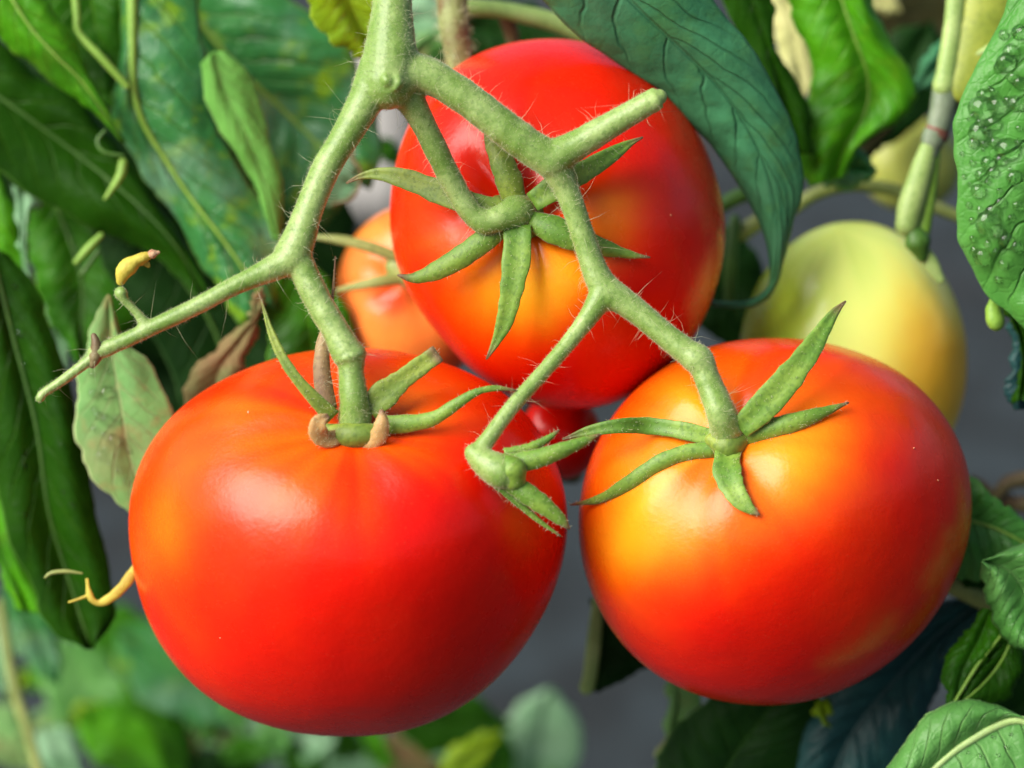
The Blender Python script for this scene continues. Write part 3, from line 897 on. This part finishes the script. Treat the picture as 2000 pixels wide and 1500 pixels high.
# ---- left shoot
LS = thing("leafy_shoot", "dense dark leafy shoot filling the left background", "plant", P((-150, 90, 720)))
leaf(LS, 'bright', [(-120, -40), (0, 75), (90, 150), (170, 208), (235, 275)], [(-20, -80), (50, 40), (110, 110), (165, 165), (238, 277)], [(60, -120), (95, 0), (137, 55), (170, 130), (205, 200), (242, 278)], 540, 600, rib='rib', ribr=(5, 2), seed=1, fold=25)
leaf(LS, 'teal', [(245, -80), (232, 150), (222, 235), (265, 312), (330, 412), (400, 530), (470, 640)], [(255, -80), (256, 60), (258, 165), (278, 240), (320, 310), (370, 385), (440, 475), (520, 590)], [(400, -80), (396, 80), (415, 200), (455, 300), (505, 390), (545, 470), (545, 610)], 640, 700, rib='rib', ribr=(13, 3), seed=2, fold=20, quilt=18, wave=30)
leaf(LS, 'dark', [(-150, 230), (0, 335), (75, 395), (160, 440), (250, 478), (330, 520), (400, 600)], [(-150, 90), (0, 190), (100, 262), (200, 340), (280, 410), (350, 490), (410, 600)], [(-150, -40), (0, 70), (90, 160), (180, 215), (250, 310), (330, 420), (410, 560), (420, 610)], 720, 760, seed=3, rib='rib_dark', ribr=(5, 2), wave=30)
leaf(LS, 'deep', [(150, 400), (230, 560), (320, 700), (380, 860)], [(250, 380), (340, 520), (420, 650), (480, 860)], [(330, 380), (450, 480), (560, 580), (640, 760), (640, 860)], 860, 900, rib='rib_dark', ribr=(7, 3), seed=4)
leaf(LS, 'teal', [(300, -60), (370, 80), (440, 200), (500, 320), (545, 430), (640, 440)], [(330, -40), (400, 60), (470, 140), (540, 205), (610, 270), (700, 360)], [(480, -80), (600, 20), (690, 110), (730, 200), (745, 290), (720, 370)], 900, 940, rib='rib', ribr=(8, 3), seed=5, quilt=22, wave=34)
leaf(LS, 'curl', [(392, 125), (405, 200), (440, 270), (490, 350), (535, 470)], [(415, 100), (440, 180), (480, 260), (510, 340), (540, 470)], [(440, 100), (492, 150), (517, 230), (532, 300), (552, 360), (548, 470)], 600, 640, seed=6, fold=12, bulge=10, edge=2.5, label="pale curled olive leaf with its edge rolled over")
leaf(LS, 'mid', [(60, -60), (95, 60), (160, 150), (250, 240)], [(170, -60), (190, 60), (225, 130), (257, 240)], [(262, -60), (264, 60), (263, 120), (262, 240)], 720, 740, seed=7)
leaf(LS, 'bright', [(-90, 320), (-70, 480), (-30, 660)], [(-40, 320), (-15, 470), (0, 650)], [(8, 335), (38, 420), (46, 500), (30, 650)], 900, 900, seed=8)
leaf(LS, 'mint', [(22, 362), (34, 430), (40, 500), (52, 575)], [(45, 372), (46, 430), (46, 500), (58, 572)], [(88, 392), (60, 420), (53, 490), (68, 565)], 780, 780, seed=9, label="sliver of pale mint leaf underside", quilt=2)
leaf(LS, 'mid', [(60, 392), (48, 450), (65, 540), (100, 620), (150, 710)], [(110, 400), (140, 480), (160, 560), (160, 640), (158, 712)], [(150, 420), (240, 470), (290, 560), (250, 650), (170, 715)], 880, 900, rib='rib_dark', ribr=(5, 2), seed=10)
leaf(LS, 'mint', [(55, 555), (72, 640), (108, 725)], [(78, 555), (105, 640), (118, 725)], [(105, 555), (142, 630), (132, 725)], 1300, seed=11, quilt=2)
lg = leaf(LS, 'dark', [(-60, 440), (-40, 700), (0, 1000), (40, 1110), (100, 1225), (165, 1268)], [(-20, 480), (20, 640), (70, 830), (95, 1000), (140, 1150), (178, 1268)], [(20, 500), (80, 580), (132, 740), (162, 860), (187, 1000), (217, 1130), (220, 1210), (185, 1268)], 560, 640, rib='rib_dark', ribr=(6, 2), seed=12, wave=24)
dew(lg, [(40, 650, 9), (48, 710, 6), (48, 910, 6), (118, 865, 5), (45, 1005, 5), (125, 960, 5), (47, 885, 4), (140, 985, 6), (60, 790, 4), (95, 760, 4), (30, 560, 5), (120, 1080, 4)])
leaf(LS, 'bright', [(-70, 880), (-30, 1040), (30, 1190)], [(-30, 880), (0, 1040), (52, 1195)], [(6, 880), (18, 1030), (62, 1130), (85, 1200)], 760, 760, seed=13)
lp = leaf(LS, 'pale', [(208, 578), (172, 665), (150, 760), (152, 850), (182, 925), (245, 1002), (310, 1070)], [(211, 575), (218, 680), (238, 800), (255, 900), (315, 1065)], [(214, 577), (247, 670), (292, 712), (332, 795), (345, 870), (340, 1000), (325, 1070)], 430, 460, seed=14, bulge=8, quilt=6, label="pale drooping dew-wet leaf with brown streaks behind the large tomato")
dew(lp, [(x, y, r * 1.3) for x, y, r in [(182, 768, 7), (208, 767, 10), (185, 800, 6), (192, 812, 7), (208, 820, 9), (228, 818, 6), (186, 838, 5), (205, 850, 6), (222, 860, 10), (205, 878, 6), (197, 890, 7), (236, 862, 5), (212, 725, 5), (232, 918, 6), (245, 940, 5), (225, 890, 5), (215, 905, 5), (180, 730, 4), (252, 880, 4)]])
leaf(LS, 'brown', [(502, 612), (440, 665), (385, 715), (358, 765), (370, 830)], [(504, 618), (462, 672), (425, 730), (410, 830)], [(507, 622), (492, 670), (472, 725), (465, 830)], 560, 600, seed=15, label="shrivelled pink-brown leaf above the large tomato's shoulder")
leaf(LS, 'brown', [(512, 560), (492, 590), (484, 618)], [(514, 562), (503, 595), (494, 622)], [(516, 566), (514, 598), (503, 620)], 560, seed=16, nu=20, nv=8)
leaf(LS, 'mid', [(530, 500), (522, 600), (526, 700), (560, 780)], [(560, 490), (590, 580), (610, 680), (610, 780)], [(590, 480), (665, 590), (690, 680), (670, 780)], 720, 740, seed=17)
leaf(LS, 'mint', [(600, 330), (625, 390), (668, 398), (698, 370)], [(620, 310), (650, 340), (675, 355), (699, 362)], [(640, 280), (680, 300), (690, 320), (700, 355)], 900, seed=18, label="pale sea-green leaflet behind the left fork")
for nm, pts, mt in (("tendril", [(205, 255, 600, 3), (190, 275, 596, 4), (203, 297, 594, 4), (240, 304, 598, 3)], 'rib_dark'),
                    ("tendril", [(240, 318, 640, 9), (234, 345, 636, 9), (205, 388, 640, 3)], 'bright_stem'),
                    ("tendril", [(197, 460, 660, 6), (172, 485, 656, 8), (148, 512, 660, 5)], 'rib'),
                    ("tendril", [(192, 490, 690, 4), (160, 535, 690, 5)], 'rib_dark'),
                    ("tendril", [(145, -40, 600, 9), (150, 30, 600, 8), (155, 65, 600, 7), (200, 115, 600, 8), (248, 168, 610, 7)], 'rib'),
                    ("tendril", [(690, 280, 700, 3), (688, 310, 700, 4), (705, 335, 700, 3), (690, 385, 710, 3), (650, 398, 720, 2)], 'brownstem')):
    V, F = tube(pts, 8)
    part(nm, P(V), F, M['rib' if mt == 'bright_stem' else mt], LS)

for i, (a, b_, wd, zz) in enumerate((((-60, 100), (330, 430), 330, 1150), ((100, -80), (420, 330), 330, 1250), ((60, 330), (420, 700), 340, 1250), ((330, 250), (700, 560), 300, 1350), ((150, 600), (480, 800), 260, 1350))):
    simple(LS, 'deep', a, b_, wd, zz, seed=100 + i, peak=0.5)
# ---- withered flower beside the large tomato
wfl = thing("withered_flower", "curled yellow dead flower sticking out behind the large tomato", "flower", P((262, 1105, 300)))
V, F = join(tube([(266, 1095, 300, 4), (255, 1125, 296, 8), (238, 1148, 292, 11), (218, 1166, 288, 8), (195, 1178, 286, 9), (180, 1172, 284, 6), (173, 1155, 284, 5), (170, 1132, 284, 3)], 12, wob=0.6, seed=3, flat=0.5),
            tube([(178, 1160, 286, 4), (160, 1168, 286, 3), (135, 1176, 288, 2)], 8))
part("petal", P(V), F, M['flower'], wfl)
V, F = tube([(88, 1128, 300, 2), (100, 1119, 300, 4), (130, 1116, 300, 4), (160, 1120, 300, 2)], 8)
part("style", P(V), F, M['olive'], wfl)

# ---- yellow-green leaf and stems at the top centre
TC = thing("leafy_shoot", "upright brown-green stem with a yellow-green leaf behind the fork", "plant", P((880, -80, 500)))
V, F = tube([(882, -90, 500, 31), (884, 20, 500, 30), (892, 90, 505, 27), (902, 160, 520, 25), (906, 230, 560, 24)], 16, wob=0.08)
stt = part("stem", P(V), F, M['backstem'], TC)
hv, hf = hairs(P(V), F, 900, 0.0008, 0.003, 0.00006, seed=31)
part("fuzz", hv, hf, M['hair'], TC, kind="stuff")
V, F = tube([(900, 15, 640, 18), (960, 18, 650, 17), (1020, 28, 660, 18), (1085, 45, 680, 19), (1150, 75, 700, 15)], 14)
part("side_stem", P(V), F, M['cane'], TC)
V, F = tube([(985, 25, 660, 16), (1000, 70, 690, 15), (1010, 130, 720, 13)], 12)
part("side_stem", P(V), F, M['brownstem'], TC)
leaf(TC, 'yellow', [(565, -80), (598, 10), (640, 72), (690, 105), (732, 122)], [(660, -80), (685, 10), (718, 80), (736, 118)], [(770, -80), (765, 10), (752, 60), (741, 112)], 470, 520, seed=21, bulge=20, label="glowing yellow-green leaf beside the top of the stalk")
simple(TC, 'deep', (900, 40), (1180, 130), 150, 1000, seed=22)
simple(TC, 'dark', (840, 160), (940, 60), 90, 1100, seed=23)
simple(TC, 'mint', (770, 30), (900, 40), 90, 1500, seed=24)
simple(TC, 'pale', (800, 120), (880, 60), 60, 1250, seed=25)
simple(TC, 'mid', (745, 270), (775, 330), 40, 1500, seed=26)

# ---- overhanging shoot at the top right
OR_ = thing("leafy_shoot", "shoot with a broad blue-green leaf hanging over the uppermost red tomato", "plant", P((1250, -120, 300)))
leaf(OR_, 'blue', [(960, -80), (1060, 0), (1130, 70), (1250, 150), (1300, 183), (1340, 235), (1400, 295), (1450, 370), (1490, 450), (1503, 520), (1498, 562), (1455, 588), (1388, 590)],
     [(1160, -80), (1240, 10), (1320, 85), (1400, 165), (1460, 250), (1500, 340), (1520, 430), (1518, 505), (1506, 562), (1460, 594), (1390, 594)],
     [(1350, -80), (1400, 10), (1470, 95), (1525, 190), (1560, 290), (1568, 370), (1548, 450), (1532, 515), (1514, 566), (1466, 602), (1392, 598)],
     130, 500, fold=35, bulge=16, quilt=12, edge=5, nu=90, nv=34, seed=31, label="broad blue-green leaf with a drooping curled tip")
leaf(OR_, 'dark', [(1370, -80), (1440, 60), (1500, 160), (1540, 300)], [(1440, -80), (1485, 50), (1520, 150), (1560, 300)], [(1495, -80), (1515, 30), (1522, 110), (1578, 200), (1585, 300)], 600, 640, seed=32)
leaf(OR_, 'bright', [(1505, -80), (1560, 60), (1586, 120), (1572, 190), (1552, 300), (1580, 365)], [(1620, -80), (1665, 60), (1695, 150), (1690, 220), (1650, 290), (1630, 350)], [(1680, -80), (1728, 65), (1776, 140), (1787, 195), (1758, 232), (1715, 258), (1670, 300), (1640, 348)], 640, 700, rib='rib', ribr=(4, 1), seed=33, bulge=25, wave=30, quilt=14, label="bright green leaf hanging behind the blue-green one")
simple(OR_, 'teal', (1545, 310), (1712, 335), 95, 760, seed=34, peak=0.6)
leaf(OR_, 'cream', [(1470, -80), (1515, 80), (1550, 185)], [(1530, -80), (1550, 80), (1565, 185)], [(1560, -80), (1585, 50), (1600, 120), (1582, 190)], 1000, seed=35)
simple(OR_, 'umber', (1650, -60), (1900, 230), 230, 1500, seed=36)
simple(OR_, 'deep', (1820, 40), (1700, 300), 150, 1300, seed=37)
simple(OR_, 'cream', (1690, -20), (1760, 20), 50, 1400, seed=38)
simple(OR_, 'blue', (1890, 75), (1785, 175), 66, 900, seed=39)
simple(OR_, 'umber', (1600, 330), (1760, 230), 60, 900, seed=40)
for pts, mt in (([(1545, 410, 900, 13), (1595, 378, 900, 13), (1660, 362, 900, 13), (1740, 370, 900, 13), (1810, 398, 900, 13), (1880, 425, 900, 12)], 'olive'),
                ([(1380, 420, 820, 15), (1440, 385, 830, 15), (1500, 372, 850, 13)], 'rib_dark'),
                ([(1450, 455, 900, 17), (1500, 420, 900, 15)], 'olive'),
                ([(1436, 430, 880, 11), (1428, 500, 870, 13), (1425, 590, 880, 12)], 'rib_dark')):
    V, F = tube(pts, 10)
    part("stem", P(V), F, M[mt], OR_)
simple(OR_, 'deep', (1350, 430), (1480, 700), 170, 1050, seed=41)

# ---- jointed stem
JS = thing("jointed_stem", "upright jointed stem with a grey section and a reddish ring, left of the wet leaf", "stem", P((1785, 545, 520)))
def js(name, pts, mt, flat=1.0, n=14, wob=0.06):
    V, F = tube(pts, n, flat=flat, wob=wob, seed=len(pts))
    return part(name, P(V), F, M[mt], JS)
js("internode", [(1874, -90, 520, 20), (1864, 40, 520, 20), (1850, 140, 520, 22), (1844, 168, 520, 23)], 'cane')
js("sheath", [(1955, -90, 525, 62), (1932, 20, 525, 58), (1902, 120, 520, 44), (1886, 165, 518, 38)], 'sheath', flat=0.5)
js("internode", [(1852, 158, 530, 28), (1843, 205, 530, 26), (1832, 255, 530, 23)], 'greystem')
js("node", [(1832, 253, 530, 24.5), (1830, 260, 530, 24.5)], 'red')
js("internode", [(1824, 268, 528, 25), (1812, 300, 528, 18)], 'greystem', wob=0.2)
js("internode", [(1812, 292, 524, 18), (1797, 345, 522, 24), (1780, 400, 520, 26), (1772, 438, 520, 24)], 'cane')
js("internode", [(1824, 280, 535, 14), (1818, 350, 535, 15), (1806, 430, 535, 15), (1796, 480, 535, 16)], 'rib')
js("bud", [(1780, 442, 522, 18), (1792, 470, 518, 22), (1800, 500, 520, 12)], 'rib_dark', wob=0.4)
js("stub", [(1798, 480, 530, 12), (1818, 515, 530, 15), (1836, 545, 532, 9)], 'cane', flat=0.5)
js("side_twig", [(2010, 40, 480, 8), (1960, 75, 490, 7), (1925, 98, 500, 7), (1892, 112, 510, 8)], 'cane')

# ---- wet leaf at the right
WR = thing("leafy_shoot", "puckered green leaf beaded with raindrops at the right edge", "plant", P((2090, -100, 120)))
wl = leaf(WR, 'wet', [(1995, -80), (1966, 20), (1926, 95), (1886, 175), (1862, 250), (1867, 330), (1871, 440), (1890, 505), (1925, 572), (1985, 626), (2045, 690)],
          [(2090, -80), (2110, 100), (2105, 250), (2095, 400), (2070, 540), (2048, 690)],
          [(2250, -80), (2300, 150), (2290, 350), (2200, 560), (2055, 690)], 110, 200, quilt=24, bulge=26, wave=30, edge=5, nu=90, nv=50, rib='rib', seed=51, fold=20)
beads = [(1922, 185, 12), (1935, 172, 8), (1918, 210, 15), (1940, 178, 10), (1948, 205, 12), (1968, 198, 13), (1985, 202, 10), (1995, 210, 9), (1965, 120, 14), (1975, 102, 9), (1995, 65, 13), (1962, 68, 9), (1952, 130, 8),
         (1912, 258, 11), (1925, 254, 6), (1930, 262, 7), (1914, 240, 8), (1902, 278, 11), (1922, 280, 8), (1942, 278, 10), (1920, 292, 5), (1968, 290, 14), (1990, 280, 10), (1940, 240, 9), (1955, 312, 10), (1930, 318, 12),
         (1917, 342, 9), (1912, 372, 13), (1982, 345, 10), (1952, 372, 7), (1954, 395, 14), (1938, 412, 8), (1930, 435, 17), (1948, 450, 13), (1965, 468, 15), (1895, 360, 5), (1884, 345, 4), (1988, 400, 8), (1975, 425, 9), (1900, 465, 8), (1905, 490, 6), (1920, 500, 10),
         (1960, 515, 9), (1985, 480, 11), (1900, 318, 6), (1893, 400, 4), (1992, 160, 10), (1978, 150, 7), (1950, 545, 6), (1972, 330, 6), (1892, 232, 5), (1905, 222, 6), (1880, 300, 4), (1985, 120, 6), (1990, 250, 8), (1930, 355, 6), (1940, 335, 7), (1915, 410, 6), (1899, 430, 6), (1930, 475, 6), (1945, 490, 7)]
dew(wl, [(x, y, r * 1.2 * random.choice((0.7, 0.9, 1.0, 1.2, 1.5))) for x, y, r in beads])
V, F = tube([(1942, 585, 260, 10), (1942, 612, 258, 20), (1946, 632, 258, 15)], 14, wob=0.25, seed=2)
part("bud", P(V), F, M['rib'], WR)
leaf(WR, 'navy', [(1972, 630), (1976, 700), (1962, 770), (1985, 800)], [(2010, 630), (2010, 720), (2000, 800)], [(2050, 630), (2060, 720), (2030, 800)], 420, seed=52)
leaf(WR, 'dark', [(1955, 600), (1985, 650), (1990, 730), (1975, 790)], [(1975, 600), (2000, 680), (1995, 780)], [(2000, 600), (2030, 680), (2010, 790)], 380, seed=53)

# ---- dry twigs on the right
DT = thing("dry_twig", "dark brown dried twig at the right edge above the lower leaves", "twig", P((2060, 950, 900)))
V, F = join(tube([(2070, 930, 900, 14), (2000, 935, 900, 16), (1965, 945, 900, 14), (1945, 970, 905, 12), (1915, 945, 900, 10), (1900, 935, 900, 8)], 10, wob=0.4, seed=2))
part("stick", P(V), F, M['brownstem'], DT)
V, F = tube([(2060, 985, 930, 16), (2000, 985, 930, 18), (1950, 975, 930, 15)], 10, wob=0.5, seed=4)
part("stick", P(V), F, M['brownstem'], DT)

# ---- lower right shoot
LR = thing("leafy_shoot", "cluster of curled fresh green leaves in the lower right corner", "plant", P((2050, 1620, 300)))
leaf(LR, 'wet', [(1880, 920), (1930, 962), (2000, 1015), (2080, 1085)], [(1870, 1010), (1940, 1030), (2000, 1060), (2080, 1110)], [(1865, 1130), (1920, 1130), (1990, 1130), (2080, 1140)], 470, 440, rib='rib', ribr=(4, 3), seed=61)
simple(LR, 'dark', (1990, 1180), (1860, 1100), 90, 560, seed=62)
leaf(LR, 'lush', [(1917, 1098), (1923, 1160), (1937, 1212), (1965, 1256), (2012, 1276)], [(1919, 1095), (1975, 1120), (2012, 1190), (2014, 1277)], [(1922, 1092), (1990, 1064), (2080, 1066), (2110, 1190), (2018, 1280)], 260, 250, seed=63, bulge=40, quilt=18, wave=30, edge=7, label="crinkled light green leaf folded at the right edge")
leaf(LR, 'mid', [(1920, 1188), (1872, 1250), (1838, 1305), (1850, 1360), (1860, 1388)], [(1935, 1190), (1910, 1250), (1880, 1310), (1868, 1360), (1862, 1388)], [(1955, 1205), (1962, 1240), (1922, 1290), (1885, 1340), (1864, 1388)], 330, 320, seed=64, rib=None)
leaf(LR, 'dark', [(1965, 1225), (1912, 1300), (1860, 1382)], [(1985, 1230), (1955, 1292), (1915, 1340), (1864, 1384)], [(2000, 1240), (1994, 1330), (1962, 1368), (1868, 1386)], 350, 330, seed=65, rib='rib', ribr=(3, 3))
V, F = tube([(1958, 1238, 318, 3), (1910, 1298, 314, 4), (1858, 1382, 310, 3)], 8)
part("leaf_edge", P(V), F, M['rib'], LR)
lb = leaf(LR, 'lush', [(1690, 1560), (1745, 1485), (1795, 1415), (1845, 1376), (1910, 1369), (1970, 1388), (2050, 1430)], [(1700, 1575), (1800, 1520), (1880, 1455), (1985, 1402), (2060, 1440)], [(1720, 1600), (1800, 1620), (1900, 1630), (2070, 1620)], 220, 230, rib='rib_pale', ribr=(3, 9), seed=66, bulge=26, quilt=16, edge=6, label="light green leaf at the bottom right with a thick pale midrib")
dew(lb, [(1915, 1478, 7), (1940, 1440, 5), (1965, 1460, 6), (1925, 1425, 4), (1975, 1435, 4), (1890, 1470, 4), (1950, 1475, 4)])
simple(LR, 'deep', (2080, 1300), (1900, 1460), 170, 700, seed=67)

# ---- dark leaves under the right tomato
UR = thing("leafy_shoot", "shaded blue-black leaves hanging beneath the right red tomato", "plant", P((1925, 1180, 600)))
V, F = tube([(1810, 1110, 560, 18), (1860, 1142, 560, 19), (1935, 1180, 560, 19)], 12)
part("stem", P(V), F, M['olive'], UR)
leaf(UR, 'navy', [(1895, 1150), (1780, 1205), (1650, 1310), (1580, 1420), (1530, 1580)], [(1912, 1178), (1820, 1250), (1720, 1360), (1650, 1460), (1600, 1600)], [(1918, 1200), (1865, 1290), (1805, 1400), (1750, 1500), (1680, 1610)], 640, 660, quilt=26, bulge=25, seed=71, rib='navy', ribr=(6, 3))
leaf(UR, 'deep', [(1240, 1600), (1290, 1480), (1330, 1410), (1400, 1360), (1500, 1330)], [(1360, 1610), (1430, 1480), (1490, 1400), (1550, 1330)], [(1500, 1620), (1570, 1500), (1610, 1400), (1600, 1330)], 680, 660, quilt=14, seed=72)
simple(UR, 'umber', (1030, 790), (1130, 940), 150, 900, seed=76, peak=0.5)  # dark leaf added to darken the gap between the three tomatoes
simple(UR, 'yellow', (1600, 1365), (1622, 1420), 40, 640, seed=73)
leaf(UR, 'pale', [(1305, 1320), (1304, 1390), (1290, 1450), (1275, 1540)], [(1325, 1320), (1322, 1390), (1305, 1460), (1285, 1540)], [(1390, 1340), (1350, 1395), (1318, 1450), (1295, 1540)], 820, seed=74, quilt=3)
leaf(UR, 'deep', [(1158, 1170), (1158, 1260), (1146, 1348)], [(1175, 1170), (1180, 1270), (1158, 1350)], [(1195, 1170), (1275, 1285), (1225, 1320), (1170, 1352)], 760, seed=75, quilt=4)
V, F = tube([(1168, 1170, 745, 10), (1160, 1250, 742, 14), (1152, 1320, 742, 14), (1146, 1342, 742, 15)], 12, flat=0.6)
part("leaf_edge", P(V), F, M['cane'], UR)

# ---- blurred low plants at the bottom
LP = thing("seedling", "blurred light green low plant at the bottom left", "plant", P((130, 1600, 2100)))
simple(LP, 'lush', (120, 1240), (230, 1480), 150, 2500, seed=81, label="broad out-of-focus light green leaf")
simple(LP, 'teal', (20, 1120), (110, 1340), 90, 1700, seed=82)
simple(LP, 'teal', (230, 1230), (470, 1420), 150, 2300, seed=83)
simple(LP, 'mid', (180, 1200), (330, 1300), 110, 2500, seed=84)
simple(LP, 'pale', (-60, 1380), (60, 1500), 110, 2200, seed=85)
simple(LP, 'mint', (80, 1420), (160, 1530), 80, 2000, seed=86)
simple(LP, 'mint', (-20, 1180), (10, 1370), 60, 2000, seed=87)
simple(LP, 'mid', (250, 1330), (380, 1540), 110, 2400, seed=88)
simple(LP, 'bright', (160, 1380), (330, 1540), 120, 2200, seed=89)
V, F = tube([(0, 1180, 1500, 10), (25, 1330, 1500, 11), (55, 1430, 1500, 11), (90, 1560, 1500, 11)], 10)
part("stem", P(V), F, M['olive'], LP)
LC = thing("seedling", "blurred pale mint low plant under the large red tomato", "plant", P((700, 1650, 2200)))
simple(LC, 'mint', (430, 1420), (790, 1510), 120, 2900, seed=91)
simple(LC, 'dark', (760, 1400), (1000, 1420), 130, 2300, seed=92)
simple(LC, 'yellow', (860, 1520), (980, 1430), 60, 2000, seed=93)
simple(LC, 'mint', (1075, 1345), (1030, 1620), 160, 2600, seed=94, label="pale sea-green upright leaf below the gap between the tomatoes")
simple(LC, 'brown', (290, 1420), (420, 1540), 110, 2700, seed=95)
simple(LC, 'brown', (760, 1430), (860, 1550), 130, 2700, seed=96)
simple(LC, 'deep', (360, 1480), (480, 1540), 90, 2400, seed=97)
simple(LC, 'mid', (1000, 1520), (880, 1400), 110, 2500, seed=98)

for i in range(24):
    x, y = random.uniform(20, 420), random.uniform(1290, 1490)
    a_ = random.uniform(0, 6.28)
    ln = random.uniform(70, 130)
    simple(LP, random.choice(['bright', 'lush', 'lush', 'mid', 'pale', 'yellow']), (x, y), (x + ln * math.cos(a_), y + ln * math.sin(a_) * .8), random.uniform(34, 62), random.uniform(2300, 3400), seed=120 + i, nu=24, nv=10)
for i in range(20):
    x, y = random.uniform(420, 1080), random.uniform(1420, 1530)
    a_ = random.uniform(0, 6.28)
    ln = random.uniform(80, 140)
    simple(LC, random.choice(['lush', 'mid', 'pale', 'mint', 'bright', 'dark']), (x, y), (x + ln * math.cos(a_), y + ln * math.sin(a_) * .8), random.uniform(34, 62), random.uniform(2200, 2900), seed=140 + i, nu=24, nv=10)

# ---- pale path far back between the rows
def ground_hit(x, y):
    d = P((x, y, 1000)) - CAM
    return CAM + d * (-CAM[2] / d[2]) + np.array([0, 0, 0.03])
q = [ground_hit(560, 455), ground_hit(775, 455), ground_hit(795, 60), ground_hit(640, 60)]
o = part("path", np.array(q), [(0, 1, 2, 3)], plain_mat("path_gravel", (0.34, 0.33, 0.30), (0.26, 0.25, 0.23), 0.9, 12.0), None, smooth=False)
o["kind"] = "structure"

# ---- specks of dust resting in the skin
DM = bpy.data.meshes.new("dust_speck")
bv = [v.co[:] for v in BEAD.vertices]
DM.from_pydata(bv, [], [tuple(p.vertices) for p in BEAD.polygons])
DM.materials.append(plain_mat("dust", (0.78, 0.34, 0.18), (0.7, 0.25, 0.12), 0.8))
for fr, pts in ((TL, [(485, 805), (430, 1246)]), (TR, [(1785, 875), (1832, 938)]), (TT, [(1310, 420)])):
    for x, y in pts:
        p = on(fr, x, y, 1)
        d = link_mesh("dust_speck", DM, fr.root, P(p))
        k = random.uniform(1.3, 2.2) * UNIT
        d.scale = (k * 1.3, k, k)
        d.rotation_euler = (random.random() * 3, random.random() * 3, random.random() * 3)

# ---- the shoots go on beyond the frame
for i in range(10):
    x, y = random.uniform(-620, -120), random.uniform(-50, 1250)
    simple(LS, random.choice(['dark', 'mid', 'deep', 'dark']), (x, y - 220), (x + random.uniform(-120, 180), y + 220), random.uniform(170, 260), random.uniform(650, 1150), seed=160 + i, peak=0.5)
for i in range(5):
    x, y = random.uniform(2150, 2500), random.uniform(0, 1300)
    simple(WR, random.choice(['dark', 'mid', 'wet']), (x, y - 200), (x + random.uniform(-150, 100), y + 200), random.uniform(170, 240), random.uniform(350, 900), seed=180 + i, peak=0.5)
